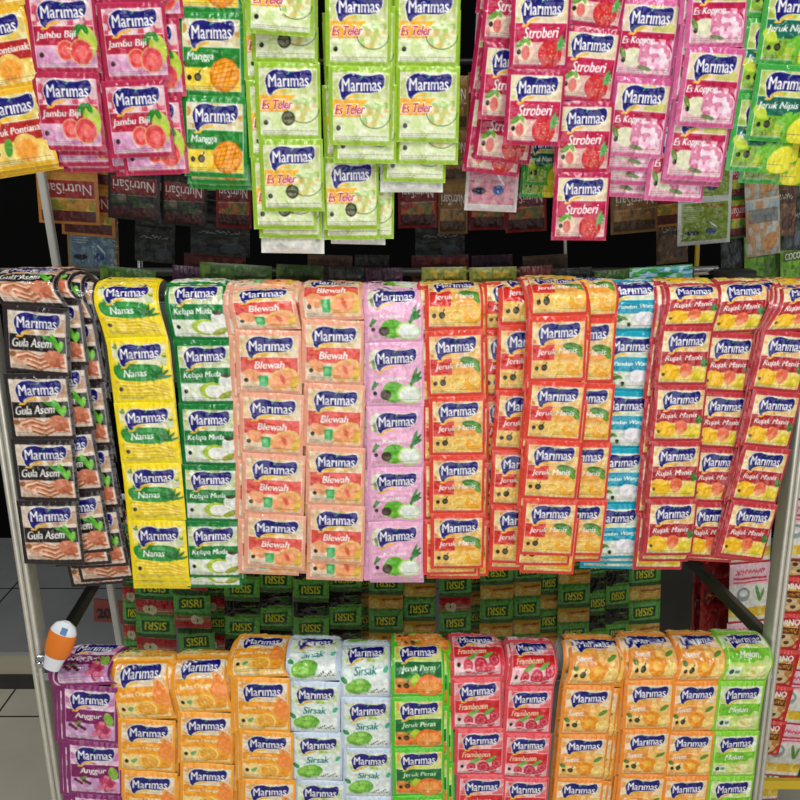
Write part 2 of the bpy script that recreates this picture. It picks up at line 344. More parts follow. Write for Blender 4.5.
def f_sun(p):
    p.rect(.08, .42, .94, .66, (244, 172, 90)); p.rect(.55, .42, .94, .9, (246, 200, 120)); p.ell(.58, .74, .17, .15, (242, 160, 40)); p.ell(.56, .72, .09, .07, (248, 190, 80)); citrus(p, .84, .8, .14, (244, 190, 60), (248, 206, 110), ry=.13)
    leaf(p, .82, .53, .1, .04, -30, (100, 150, 60)); leaf(p, .13, .67, .06, .04, 20, (110, 140, 60))
design('navel_orange', base((246, 156, 58), (240, 214, 170), None, (244, 196, 110), [(240, 170, 90), (244, 234, 214)], [(248, 226, 160), (236, 150, 60)], 21, flav='Sweet', fx=.3, fw=.3, fh=.11, paint=f_sun, mk=2))
def f_mel(p):
    p.ell(.7, .78, .23, .15, (206, 220, 130)); p.ell(.68, .8, .18, .1, (238, 236, 180)); p.ell(.62, .8, .08, .03, (214, 196, 110), 30); p.ell(.86, .68, .1, .12, (222, 232, 170), 0, .8)
    p.rect(.1, .72, .34, .86, (226, 234, 220)); p.ell(.17, .79, .045, .045, (40, 90, 50)); p.rect(.23, .76, .32, .82, (120, 160, 110))
design('melon', base((142, 208, 52), (224, 234, 190), (132, 200, 58), (206, 226, 130), [(200, 222, 110), (238, 240, 222)], [(226, 236, 170)], 22, flav='Melon', fx=.5, fw=.38, fh=.12, paint=f_mel, mk=0))
def sisri(kind):
    g = {'apple': (112, 188, 88), 'blackcurrant': (122, 200, 66), 'lemon': (112, 184, 80)}[kind]
    bd = {'apple': (206, 46, 52), 'blackcurrant': (34, 36, 28), 'lemon': (236, 190, 70)}[kind]
    p = Paint(g, 30); p.mottle(0, 0, 1, 1, [tuple(int(c*.86) for c in g), tuple(min(255, int(c*1.12)) for c in g)], 24, .5)
    p.rect(0, 0, 1, .12, tuple(int(c*.55) for c in g)); 
    p.poly([(.12, .16), (.88, .12), (.9, .5), (.1, .54)], (120, 196, 110)); p.poly([(.17, .2), (.83, .17), (.85, .46), (.15, .49)], (26, 104, 46))
    p.text('SISRI', .5, .33, .52, .2, (240, 236, 50), .03, .1, -2)
    p.rect(0, .58, 1, .64, tuple(int(c*.8) for c in g)); p.rect(0, .66, 1, .98, bd)
    if kind == 'apple':
        p.rect(0, .66, 1, .8, (190, 120, 96)); p.ell(.58, .74, .12, .12, (230, 224, 190)); p.ell(.72, .76, .09, .1, (222, 214, 170)); p.ell(.65, .76, .02, .04, (90, 60, 40)); p.line([(.1, .74), (.42, .73)], .03, (240, 220, 190), .7)
    elif kind == 'blackcurrant':
        for k in range(14): p.ell(p.rng.uniform(.6, 1), p.rng.uniform(.62, .8), .07, .06, (26, 24, 22))
        leaf(p, .2, .8, .2, .05, 20, (50, 110, 40)); p.line([(.1, .88), (.5, .87)], .02, (190, 200, 160), .7)
    else:
        p.rect(0, .66, 1, .98, (232, 184, 76)); citrus(p, .82, .78, .14, (240, 200, 60), (240, 214, 110), ry=.12); p.line([(.1, .75), (.6, .72)], .03, (236, 206, 130)); p.line([(.05, .9), (.6, .88)], .05, (184, 120, 50)); p.line([(.12, .8), (.5, .79)], .03, (250, 240, 190), .7)
    return p
for k in ('apple', 'blackcurrant', 'lemon'):
    p = sisri(k); design('tea_'+k, p)
def nutri(b, band, body, cols, seed):
    p = Paint(b, seed); p.rect(.06, .05, .94, .94, body); p.mottle(.06, .5, .94, .94, cols, 7, .8)
    p.rect(.06, .74, .94, .94, tuple(int(c*.6) for c in band)); p.ell(.62, .32, .2, .15, cols[0]); leaf(p, .4, .3, .16, .05, 30, (80, 120, 50)); p.ell(.2, .3, .05, .05, INK)
    p.a = p.a[::-1].copy()
    p.rect(.06, .5, .94, .82, band); p.line([(.06, .49), (.94, .46)], .012, WHITE, .5)
    p.text('NutriSari', .5, .66, .78, .2, WHITE, .0, 0, 0)
    return p
design('nutri_orange', nutri((206, 140, 60), (170, 40, 40), (214, 160, 70), [(230, 200, 90), (150, 150, 50)], 40))
design('nutri_black', nutri((42, 42, 38), (140, 42, 42), (48, 46, 40), [(150, 140, 120), (60, 90, 40)], 41))
design('nutri_red', nutri((150, 40, 44), (130, 34, 38), (160, 50, 46), [(200, 130, 60), (110, 130, 60)], 42))
design('nutri_brown', nutri((150, 116, 62), (150, 110, 60), (166, 128, 72), [(190, 150, 90), (120, 90, 50)], 43))
design('nutri_green', nutri((60, 130, 60), (180, 44, 44), (170, 180, 60), [(214, 206, 80), (90, 140, 50)], 44))
def card(b, body, c1, seed):
    p = Paint(b, seed); p.rect(.07, .06, .93, .9, body); p.mottle(.07, .06, .93, .9, [c1], 9, .5)
    for k in range(8): p.line([(.14, .14+k*.045), (.14+.3*p.rng.uniform(.7, 1), .14+k*.045)], .012, (225, 225, 215), .8)
    p.ell(.26, .72, .13, .05, (30, 34, 60)); p.ell(.62, .7, .1, .07, (60, 90, 150)); p.line([(.6, .5), (.72, .62)], .03, (225, 230, 235)); p.rect(.5, .12, .86, .16, (200, 60, 50), .6)
    return p
design('back_lime', card((216, 222, 216), (136, 160, 60), (160, 184, 90), 50))
design('back_pink', card((214, 208, 208), (196, 130, 146), (214, 180, 186), 51))
design('back_blue', card((150, 126, 86), (110, 140, 160), (140, 160, 170), 52))
design('back_white', card((222, 224, 218), (206, 210, 196), (226, 226, 220), 53))
def squig(p, y, c, x0=.16, x1=.84, h=.05):
    x = x0
    while x < x1:
        p.line([(x, y+h*p.rng.uniform(-1, 1)), (x+.03, y+h*p.rng.uniform(-1, 1))], .022, c, .8); x += .04
def pouch(b, c1, c2, t, tc, seed, ty=.3):
    p = Paint(b, seed); p.mottle(0, 0, 1, 1, [c1, c2], 7, .7); p.rect(0, 0, 1, .05, b)
    p.rect(.08, ty-.12, .92, ty+.12, tuple(int(c*.5) for c in b), .6); (p.text(t, .5, ty, .74, .15, tc, .02, .1, -2) if t == 'COCONUT' else squig(p, ty, tc)); p.ell(.7, .75, .2, .15, c2, -20); fine(p)
    return p
design('pouch_green', pouch((74, 110, 46), (60, 90, 40), (126, 150, 66), 'Coconut', (150, 46, 40), 60))
design('pouch_olive', pouch((128, 134, 48), (150, 156, 70), (206, 170, 60), 'Jeruk', (216, 214, 90), 61))
design('pouch_purple', pouch((74, 34, 66), (110, 50, 96), (46, 30, 46), 'Anggur', (196, 170, 190), 62))
design('pouch_dark', pouch((46, 50, 44), (70, 76, 66), (90, 100, 110), 'Kopi', (196, 196, 196), 63))
design('pouch_maroon', pouch((104, 34, 36), (130, 50, 46), (150, 96, 70), 'Coklat', (206, 180, 150), 64))
design('pouch_brown', pouch((112, 86, 64), (150, 116, 84), (86, 56, 40), 'Kopi', (222, 206, 180), 65))
design('pouch_silver', pouch((196, 192, 180), (150, 180, 190), (190, 140, 90), 'Cereal', (70, 120, 150), 66))
design('pouch_lime', pouch((116, 170, 44), (150, 196, 70), (90, 130, 40), 'COCONUT', WHITE, 67))
def snack(p=None):
    p = Paint((200, 44, 50), 70); p.rect(0, .0, 1, .1, (224, 90, 84)); p.ell(.48, .56, .42, .36, (226, 178, 96))
    p.mottle(.1, .22, .9, .92, [(240, 216, 160), (176, 110, 56)], 8, .6)
    for x, y in ((.3, .72), (.62, .78), (.5, .62)): p.ell(x, y, .2, .12, (222, 196, 150)); p.ell(x, y, .07, .05, (110, 60, 40))
    p.text('CORNO', .5, .24, .66, .16, WHITE, .03, 0, -6); p.rect(.16, .36, .86, .54, (120, 66, 30)); squig(p, .45, (236, 170, 50), .22, .8, .05)
    return p
design('snack_red', snack())
def cereal(p=None):
    p = Paint((228, 226, 216), 71); p.rect(0, 0, 1, .34, (234, 196, 204)); squig(p, .13, (200, 40, 70), .14, .86, .04); p.rect(.1, .22, .9, .25, (200, 40, 70)); p.line([(.1, .3), (.9, .29)], .02, (210, 60, 80))
    p.ell(.34, .5, .16, .12, (150, 160, 160)); p.ell(.34, .48, .1, .06, (226, 226, 226)); leaf(p, .7, .5, .14, .04, 70, (96, 150, 80)); leaf(p, .8, .52, .12, .03, 110, (120, 160, 90))
    p.rect(0, .72, 1, .88, (226, 190, 60)); p.mottle(0, .7, 1, .9, [(240, 226, 150)], 8, .6); p.rect(0, .95, 1, 1, (190, 50, 60))
    return p
design('cereal_white', cereal())
def gb():
    p = Paint((56, 150, 70), 73); p.mottle(0, 0, 1, 1, [(90, 190, 90), (90, 160, 200), (190, 220, 230)], 6, .8); p.rect(0, 0, 1, .04, (40, 120, 60)); return p
design('pouch_greenblue', gb())
design('plain_red', pouch((170, 34, 40), (196, 50, 54), (140, 26, 32), 'Manis', (226, 160, 60), 72))

# ------------------------------------------------------------------ sachet meshes
SW, SH = .08, .086            # one sachet, metres
def relief(seed, puff=.0030, nx=NX, ny=NY):
    rng = np.random.default_rng(seed)
    x = np.linspace(0, 1, nx)[None, :]; y = np.linspace(0, 1, ny)[:, None]
    bx = np.clip(1-np.abs(2*x-1)**5, 0, 1); by = np.clip(1-np.abs(2*y-1)**6, 0, 1)
    b = bx*by*puff*(.55+.9*noise2(nx, ny, 3, rng))
    n = 0
    for c, a in ((5, .0012), (9, .0007), (16, .00035)):
        r = 1-np.abs(noise2(nx, ny, c, rng)*2-1); n = n+a*(r**2-.35)
    inner = np.clip(bx*1.6, 0, 1)*np.clip(by*1.6, 0, 1)
    ph = rng.uniform(0, 6)
    puck = .00035*np.sin(x*55+ph+2*np.sin(x*9))*(np.exp(-((y-.07)/.05)**2)+np.exp(-((y-.94)/.05)**2))
    return b + n*(.25+.75*inner) + puck
def grid_mesh(name, pts, cols, matname, back=None):
    """pts (ny,nx,3) front sheet, back (by,bx,3) rear sheet; colours per vertex"""
    def faces(ny, nx, off, rev):
        i = np.arange(ny-1)[:, None]*nx+np.arange(nx-1)[None, :]+off
        q = np.stack([i, i+nx, i+nx+1, i+1], -1).reshape(-1, 4)
        return q[:, ::-1] if rev else q
    V = [pts.reshape(-1, 3)]; Q = [faces(pts.shape[0], pts.shape[1], 0, False)]; Cc = [cols.reshape(-1, 3)]
    if back is not None:
        Q.append(faces(back.shape[0], back.shape[1], pts.shape[0]*pts.shape[1], True)); V.append(back.reshape(-1, 3))
        Cc.append(np.tile(lin((196, 198, 196)), (back.shape[0]*back.shape[1], 1)))
    V = np.concatenate(V); Q = np.concatenate(Q); Cc = np.concatenate(Cc)
    me = bpy.data.meshes.new(name)
    me.vertices.add(len(V)); me.vertices.foreach_set('co', V.astype(np.float32).ravel())
    me.loops.add(Q.size); me.loops.foreach_set('vertex_index', Q.astype(np.int32).ravel())
    me.polygons.add(len(Q)); me.polygons.foreach_set('loop_start', np.arange(0, Q.size, 4, dtype=np.int32))
    me.polygons.foreach_set('use_smooth', np.ones(len(Q), bool))
    me.update(calc_edges=True)
    at_ = me.color_attributes.new('print', 'FLOAT_COLOR', 'POINT')
    at_.data.foreach_set('color', np.concatenate([Cc, np.ones((len(Cc), 1))], 1).astype(np.float32).ravel())
    me.materials.append(M[matname]); me.validate()
    return me
def sheet(frame, w, h, rel, cols, step=1):
    """frame(x, s, n) -> points; s measured DOWN from the sachet's top, n = outwards"""
    ys = np.arange(0, NY, step); xs = np.arange(0, NX, step)
    if ys[-1] != NY-1: ys = np.append(ys, NY-1)
    if xs[-1] != NX-1: xs = np.append(xs, NX-1)
    x = (xs/(NX-1)-.5)*w; s = ys/(NY-1)*h
    X, S = np.meshgrid(x, s)
    front = frame(X, S, rel[np.ix_(ys, xs)]+.0004)
    bx = np.linspace(-.5, .5, 9)*w; bs = np.linspace(0, 1, 13)*h; BX, BS = np.meshgrid(bx, bs)
    bb = -.0013*np.clip(1-np.abs(2*BX/w)**4, 0, 1)*np.clip(1-np.abs(2*BS/h-1)**4, 0, 1)
    return front, frame(BX, BS, bb), cols[np.ix_(ys, xs)]
def flatframe(X, S, N): return np.stack([X, -N, -S], -1)
_flat = {}; RELS = [relief(s) for s in (1, 2, 3, 4, 5)]
def flat_mesh(kind, var):
    k = (kind, var)
    if k not in _flat:
        f, b, c = sheet(flatframe, SW, SH, RELS[var], D[kind]); _flat[k] = grid_mesh('sachet', f, c, 'dull' if kind[:5] in ('nutri', 'pouch') else 'foil', b)
    return _flat[k]

# ------------------------------------------------------------------ scene objects
def tag(o, label, cat, group=None, kind=None):
    o['label'] = label; o['category'] = cat
    if group: o['group'] = group
    if kind: o['kind'] = kind
    return o
def empty(name, loc):
    o = bpy.data.objects.new(name, None); o.empty_display_size = .02; COL.objects.link(o); o.location = loc; return o
def link(name, me, parent=None, loc=None):
    o = bpy.data.objects.new(name, me); COL.objects.link(o)
    if parent: o.parent = parent
    if loc is not None: o.location = loc
    return o
def interp(tab, y):
    ys = [t[0] for t in tab]; xs = [t[1] for t in tab]
    if y <= ys[0]: return xs[0]+(y-ys[0])*((xs[1]-xs[0])/(ys[1]-ys[0]) if len(xs) > 1 else 0)
    if y >= ys[-1]: return xs[-1]+(y-ys[-1])*((xs[-1]-xs[-2])/(ys[-1]-ys[-2]) if len(xs) > 1 else 0)
    return float(np.interp(y, ys, xs))
def strip(kind, ys, xtab, wpx, Y, label, group, drape=None, rot=0, flip=False, last=None, low=False, rv=None, wob=2.2):
    """one strip of joined sachets. ys: heights of the seams (first = crest when draped)"""
    rv = rv if rv is not None else random.randrange(1000)
    rr = random.Random(rv)
    P = [at(interp(xtab, y), y, Y) for y in ys]
    w = px2m(wpx, .5*(ys[0]+ys[-1]), Y)
    root = empty('sachet_strip', P[-1]); tag(root, label, 'sachet strip', group)
    first = 1 if drape else 0
    for k in range(first, len(ys)-1):
        a, b = P[k], P[k+1]; up = (a-b); L = up.length; up.normalize()
        kd = last if (last and k == len(ys)-2) else kind
        o = link('sachet', flat_mesh(kd, rr.randrange(5)), root)
        yv = Vector((0, 1, 0)); xv = yv.cross(up).normalized(); yv = up.cross(xv)
        m = Matrix((xv, yv, up)).transposed()
        m = m @ Matrix.Rotation(R(-rot+rr.uniform(-.7, .7)), 3, 'Y') @ Matrix.Rotation(R(rr.uniform(-wob, wob)), 3, 'Z')
        sc = Vector((w/SW, 1, (L*1.004)/SH))
        loc = a
        if flip:
            m = m @ Matrix.Rotation(PI, 3, 'Y'); loc = b
        o.rotation_euler = m.to_euler(); o.scale = sc; o.location = loc-root.location
    if drape:
        Rr = max(.011, drape-Y); yb = ys[1]; base_p = P[1]
        crest = at(interp(xtab, ys[0]), ys[0], Y+Rr)
        H = (P[1]-P[2]).length; rs_ = crest.z-base_p.z
        if rs_ > .62*H and drape > 1: H1 = min(H, rs_*1.15)
        else: H1 = H
        zc = crest.z; rise = max(.012, zc-base_p.z); Rz = min(Rr, rise*.5); vert = rise-Rz      # straight rise before the bend
        tt = np.linspace(0, PI, 181); ds = np.hypot(Rr*np.sin(tt), Rz*np.cos(tt)); sa = np.concatenate([[0], np.cumsum((ds[1:]+ds[:-1])*.5*(tt[1]-tt[0]))])
        dirx = (crest.x-base_p.x)/max(.01, zc-base_p.z)
        def frame_for(top_s):
            def fr(X, S, N):
                s = top_s - S                                     # arc length above base_p
                th = np.interp(s-vert, sa, tt); over = np.clip(s-vert-sa[-1], 0, 9)
                z = np.minimum(s, vert)+Rz*np.sin(th)-over
                y = Rr*(1-np.cos(th))
                ny, nz = -np.cos(th)*Rz, np.sin(th)*Rr; nl = np.hypot(ny, nz); ny, nz = ny/nl, nz/nl
                c, s2 = math.cos(R(rot)), math.sin(R(rot))
                px = X*c + np.minimum(z, 9)*dirx
                return np.stack([px + base_p.x-root.location.x, y+ny*N + base_p.y-root.location.y, z+nz*N - X*s2*(np.cos(th)) + base_p.z-root.location.z], -1)
            return fr
        for j in (1, 2, 3):
            rel = RELS[rr.randrange(5)]
            f, b, c = sheet(frame_for(H1+H*(j-1)), w, (H1 if j == 1 else H), rel, D[kind], 3 if (low or j == 3) else 1)
            link('sachet', grid_mesh('sachet', f, c, 'foil', b), root)
    return root

ORD = ['first', 'second', 'third', 'fourth', 'fifth']
def bundle(kind, ys, xtab, wpx, Y, label, what, group, drape=None, rot=0, unders=(), last=None, dY=.0065, **kw):
    strip(kind, ys, xtab, wpx, Y, label, group, drape, rot, last=last, **kw)
    for i, u in enumerate(unders):
        dx, dy = u[0], u[1]; k2 = u[2] if len(u) > 2 else kind; dxt = u[3] if len(u) > 3 else dx
        y0, y1 = ys[0], ys[-1]
        q = lambda y: (y-y0)/(y1-y0)
        ys2 = [ys[0]]+[y+dy for y in ys[1:]] if drape else [y+dy for y in ys]
        xt = [(y, x+dxt*(1-q(y))+dx*q(y)) for y, x in xtab]
        side = 'right' if dx > 2 else 'left' if dx < -2 else 'bottom'
        lb = '%s strip tucked behind %s, its %s edge showing' % (ORD[i], what, side)
        strip(kind if k2 == 'w' else k2, ys2, xt, wpx, Y+dY*(i+1), lb, group+', tucked behind', drape, rot, low=True, last=('back_white' if k2 == 'w' else None))

# ---- top tier (hung from the rod above the picture)
GT = 'drink sachet strips on the top rod'
def T(kind, ys, xt, w, Y, label, what, unders=(), **kw): bundle(kind, ys, xt, w, Y, label, what, GT, None, unders=unders, **kw)
T('orange_pontianak', [-150, -70, 10, 89, 168], [(10, -11), (168, 22)], 70, 1.03, 'yellow orange-fruit sachet strip with red band, cut off by the left edge of top tier', 'the yellow orange-fruit strip at top left', [(0, 4), (3, 6)], rot=4)
T('guava', [-161, -84, -7, 72, 150], [(-7, 59), (150, 71)], 69, 1.03, 'crimson guava sachet strip on the top rod, right beside the yellow strip', 'the left crimson guava strip', [(6, 5), (14, 16), (22, 22)], rot=2)
T('guava', [-153, -76, 2, 80, 157], [(2, 130), (157, 137)], 68, 1.02, 'crimson guava sachet strip on the top rod, next to the green mango strip', 'the right crimson guava strip', [(14, 17, 'guava', 14), (-2, 12), (5, 18)], rot=5)
T('mango', [-151, -69, 12, 96, 177], [(12, 210), (177, 218)], 66, 1.03, 'dark green mango sachet strip hanging from the top rod', 'the dark green mango strip', [(2, 7), (3, 12)], rot=-1)
T('coconut_ice', [-121, -43, 35], [(-43, 281), (35, 279)], 68, 1.005, 'short lime green sachet strip ending near the photo top, left in the lime cluster', 'the short lime green strip', [])
T('coconut_ice_badge', [-170, -93, -15, 62, 139, 211], [(-15, 284), (62, 287), (211, 294)], 67, 1.022, 'long lime green sachet strip with round dark badges, left in the lime cluster', 'the long lime green strip with badges', [(-8, 18, 'coconut_ice_badge', -12), (-3, 27), (-1, 42, 'w')], rot=-1)
T('coconut_ice', [-165, -88, -12, 66, 145], [(-12, 358), (145, 363)], 66, 1.012, 'lime green sachet strip in the middle of the lime cluster', 'the middle lime green strip', [(4, 18)], rot=-2)
T('coconut_ice_badge', [-137, -62, 12, 85, 157, 229], [(12, 352), (157, 350), (229, 348)], 59, 1.034, 'narrow tilted lime green strip with a badge, hanging lowest under the middle lime strip', 'the narrow tilted lime green strip', [(0, 10)], rot=3)
T('coconut_ice', [-136, -60, 15, 90, 165, 238], [(15, 368), (238, 366)], 58, 1.05, 'lime green strip whose last sachet shows right of the narrow tilted strip', 'the lowest lime green strip on the right', [(-8, 6, 'w')], rot=0)
T('coconut_ice', [-165, -88, -12, 66, 142], [(-12, 428), (142, 428)], 66, 1.02, 'lime green sachet strip, rightmost of the lime cluster', 'the rightmost lime green strip', [(0, 22), (-12, 40), (-16, 50, 'w')], rot=-1)
T('strawberry', [-165, -88, -10, 69, 145], [(-10, 542), (145, 532)], 60, 1.018, 'crimson strawberry sachet strip on top rod, left of the longest strawberry strip', 'the left strawberry strip', [], rot=0)
T('strawberry', [-115, -36, 43, 121], [(0, 515), (121, 509)], 58, 1.045, 'crimson strawberry strip half hidden behind left strawberry strip, ending highest of those behind', 'the half hidden strawberry strip', [], rot=-3)
T('strawberry', [-152, -74, 5, 84, 162], [(0, 519), (162, 504)], 60, 1.062, 'dark crimson strip behind left strawberry strip, its bottom sachet just below it', 'the dark crimson strip', [(-9, 12)], rot=-3)
T('back_pink', [-8, 65, 138, 211], [(0, 505), (211, 490)], 54, 1.09, 'pale pink card-like sachet strip with white border showing its back, under the dark crimson strips', '', [])
T('lime', [-90, -16, 57, 130, 185], [(0, 555), (199, 541)], 36, 1.10, 'narrow green strip deep between the two strawberry strips', 'the narrow green strip between strawberry strips', [(-4, 12)])
T('strawberry', [-122, -46, 27, 101, 172, 240], [(0, 597), (47, 590), (101, 586), (240, 580)], 58, 1.035, 'longest crimson strawberry sachet strip, hanging lowest over the dark gap', 'the longest strawberry strip', [], rot=-2)
T('coconut_pink_ice', [-155, -78, -1, 78, 157], [(0, 652), (157, 636)], 61, 1.045, 'pink young-coconut sachet strip directly right of the longest strawberry strip', 'the left pink strip of the top tier', [(-1, 14), (-2, 28), (-6, 40)], rot=-2)
T('coconut_pink_ice', [-184, -107, -30, 47, 127], [(0, 719), (47, 716), (127, 707)], 62, 1.03, 'pink young-coconut sachet strip next to the green lime strip', 'the right pink strip of the top tier', [(-6, 53), (-8, 58), (-24, 74)], rot=-2)
T('lime', [-165, -88, -12, 65, 142], [(0, 798), (142, 780)], 66, 1.025, 'bright green lime sachet strip at the right edge of top tier', 'the bright green lime strip', [(-16, 30), (-8, 20), (-2, 42)], rot=-3)

# ---- middle tier
GM = 'drink sachet strips on the middle rod'
RM = 1.02
def Mi(kind, ys, xt, w, Y, label, what, unders=(), rot=0, **kw): bundle(kind, ys, xt, w, Y, label, what, GM, RM, rot, unders=unders, dY=.0055, **kw)
Mi('tamarind', [271, 306, 373, 439, 500, 562], [(272, 36), (373, 36), (458, 44), (562, 52)], 63, .965, 'black tamarind sachet strip with brown fruit, frontmost and leftmost on middle rod', 'the frontmost black tamarind strip', [(0, 2)], rot=2)
Mi('tamarind', [274, 300, 365, 430, 492, 553], [(272, 47), (365, 56), (437, 64), (495, 73), (553, 82)], 61, .978, 'black tamarind strip second from the left, half covered by the frontmost one', 'the second black tamarind strip', [(-4, 12)], rot=3)
Mi('tamarind', [277, 320, 383, 446, 508, 567], [(277, 58), (365, 72), (450, 82), (567, 98)], 59, .99, 'black tamarind strip third from the left, only a sliver of prints showing', 'the third black tamarind strip', [], rot=3)
Mi('tamarind', [281, 340, 402, 463, 522, 580], [(283, 69), (340, 72), (450, 84), (580, 105)], 58, 1.001, 'black tamarind strip nearest the yellow pineapple strip', 'the tamarind strip nearest the yellow one', [(-10, 5)], rot=3)
Mi('pineapple', [281, 337, 402, 463, 520, 580], [(281, 131), (337, 137), (409, 145), (469, 152), (580, 162)], 60, .975, 'bright yellow pineapple sachet strip on the middle rod', 'the bright yellow pineapple strip', [(1, 5), (0, 8)], rot=0)
Mi('young_coconut', [282, 340, 404, 465, 521, 577], [(282, 199), (340, 203), (410, 208), (577, 214)], 58, .98, 'dark green young-coconut sachet strip right of the yellow pineapple strip', 'the dark green young-coconut strip', [(0, 10), (4, 4)], rot=1)
Mi('cantaloupe', [283, 330, 393, 454, 514, 568], [(284, 265), (330, 268), (415, 273), (568, 277)], 64, .972, 'salmon cantaloupe sachet strip beside the dark green coconut strip', 'the left salmon cantaloupe strip', [(-7, 6, 'cantaloupe', -6), (5, 4)], rot=-2)
Mi('cantaloupe', [284, 320, 384, 447, 505, 563], [(284, 332), (384, 335), (563, 337)], 60, .972, 'salmon cantaloupe sachet strip beside the pink green-coconut strip', 'the right salmon cantaloupe strip', [(0, 17), (2, 14)], rot=-2)
Mi('green_coconut', [285, 342, 406, 467, 521, 578], [(285, 393), (400, 395), (578, 396)], 57, .975, 'light pink sachet strip with green coconuts on the middle rod', 'the light pink green-coconut strip', [(-5, 2), (1, 4)])
Mi('sweet_orange_red', [284, 330, 396, 455, 513, 568], [(284, 452), (396, 457), (568, 458)], 56, .972, 'red orange-fruit sachet strip next to the light pink coconut strip', 'the leftmost red orange-fruit strip', [(-7, 6), (-4, 10), (4, 8)], rot=-1)
Mi('sweet_orange_red', [284, 330, 396, 457, 515, 570], [(283, 512), (565, 505)], 58, .998, 'red orange-fruit strip showing as a sliver, second from left among the red ones', 'the red sliver strip', [])
Mi('sweet_orange_red', [284, 325, 391, 450, 505, 563], [(284, 526), (332, 528), (404, 525), (442, 521), (565, 517)], 58, .985, 'red orange-fruit strip third from left, its right half covered by the front strip', 'the third red orange-fruit strip', [(0, 6)], rot=-1)
Mi('sweet_orange_red', [280, 316, 381, 440, 499, 555], [(281, 551), (325, 560), (400, 557), (440, 554), (555, 548)], 57, .962, 'frontmost red orange-fruit sachet strip, fully visible right of centre', 'the frontmost red orange-fruit strip', [(-4, 10), (2, 18)], rot=-2)
Mi('sweet_orange_red', [281, 318, 383, 442, 500, 555], [(281, 584), (325, 588), (400, 586), (555, 577)], 57, .984, 'red orange-fruit strip covering the left side of the turquoise strip', 'the red strip beside the turquoise one', [(-2, 6)], rot=-2)
Mi('pandan_ice', [282, 331, 391, 448, 504, 558], [(283, 627), (320, 632), (381, 626), (430, 620), (558, 612)], 58, .995, 'turquoise sachet strip on the middle rod', 'the turquoise strip', [(-2, 5), (-3, 10)], rot=-1)
Mi('fruit_salad', [281, 326, 385, 441, 499, 555], [(281, 685), (326, 687), (420, 678), (557, 669)], 52, .975, 'brick red mixed-fruit sachet strip right beside the turquoise strip', 'the left brick red mixed-fruit strip', [(-3, 6), (-9, 14)], rot=-2)
Mi('fruit_salad', [281, 333, 392, 448, 502, 557], [(281, 737), (355, 731), (434, 721), (557, 708)], 49, .985, 'brick red mixed-fruit sachet strip, middle one of the three at right', 'the middle brick red mixed-fruit strip', [(3, 4, 'fruit_salad', 8), (6, 2, 'fruit_salad', 14)], rot=-3)
Mi('fruit_salad', [281, 331, 391, 447, 502, 558], [(281, 795), (355, 784), (434, 770), (560, 742)], 49, .968, 'brick red mixed-fruit sachet strip at right edge of the photo', 'the rightmost brick red mixed-fruit strip', [(-4, 2), (-7, 1)], rot=-3)

# ---- bottom tier
GB = 'drink sachet strips on the bottom rod'
RB = .995
def Bo(kind, ys, xt, w, label, what, unders=(), rot=0, Y=.955, **kw):
    ys = [ys[0]+8]+ys[1:]+[2*ys[-1]-ys[-2]-1]
    bundle(kind, ys, xt, w, Y, label, what, GB, RB, rot, unders=unders, dY=.006, **kw)
Bo('grape', [651, 685, 741, 794, 842], [(651, 88), (713, 91), (768, 97), (820, 101)], 54, 'purple grape sachet strip at left end of the bottom rod', 'the purple grape strip', [(-4, 2, 'grape', -5), (-8, 2, 'grape', -8)], rot=-3)
Bo('sweet_orange', [650, 719, 771, 820], [(655, 144), (700, 146), (780, 150), (820, 152)], 56, 'orange citrus sachet strip next to the purple grape strip', 'the left light orange strip', [(4, 2), (-3, 2)], rot=-3)
Bo('sweet_orange', [651, 712, 763, 812], [(655, 202), (720, 206), (790, 208)], 54, 'orange citrus sachet strip, middle one of the three left of the pale soursop strips', 'the middle light orange strip', [(4, 2), (-3, 2)], rot=-2)
Bo('sweet_orange', [643, 677, 731, 779, 826], [(645, 260), (690, 263), (740, 267), (795, 270)], 54, 'orange citrus sachet strip touching the left pale soursop strip', 'the right light orange strip', [(-5, 2, 'sweet_orange', -3)], rot=-3, Y=.95)
Bo('soursop', [639, 681, 732, 780, 828], [(640, 313), (690, 315), (740, 318), (795, 321)], 51, 'pale blue-white soursop sachet strip, left of the pair', 'the left soursop strip', [(2, 2)], rot=-3)
Bo('soursop', [641, 697, 748, 796, 842], [(645, 365), (700, 367), (760, 369), (800, 370)], 50, 'pale blue-white soursop sachet strip beside the bright green strip', 'the right soursop strip', [(-3, 2)], rot=-2)
Bo('squeezed_orange', [637, 696, 747, 795, 842], [(640, 417), (700, 418), (790, 418)], 52, 'bright green squeezed-orange sachet strip, frontmost one on the bottom rod', 'the bright green squeezed-orange strip', [(6, 10, 'squeezed_orange', 4), (13, 16, 'squeezed_orange', 7)], rot=0, Y=.945)
Bo('raspberry', [638, 677, 728, 774, 820], [(640, 474), (700, 478), (740, 481), (790, 482)], 50, 'pinkish red raspberry sachet strip beside the bright green strip', 'the left raspberry strip', [(3, 2)], rot=-3)
Bo('raspberry', [640, 686, 733, 777, 822], [(645, 531), (710, 529), (755, 527), (800, 525)], 47, 'pinkish red raspberry sachet strip beside an orange strip', 'the right raspberry strip', [(-3, 2)], rot=-2)
Bo('navel_orange', [636, 685, 734, 778, 822], [(640, 592), (700, 588), (750, 582), (795, 578)], 50, 'orange sachet strip with whole oranges, beside the right raspberry strip', 'the left strip with whole oranges', [(5, 2, 'navel_orange', 6), (10, 2, 'navel_orange', 10), (-4, 2)], rot=-1)
Bo('navel_orange', [634, 680, 729, 774, 820], [(640, 648), (690, 650), (740, 646), (790, 641)], 48, 'orange sachet strip with whole oranges, middle of the three', 'the middle strip with whole oranges', [(-4, 2, 'navel_orange', -4), (-7, 2, 'navel_orange', -8)], rot=-1)
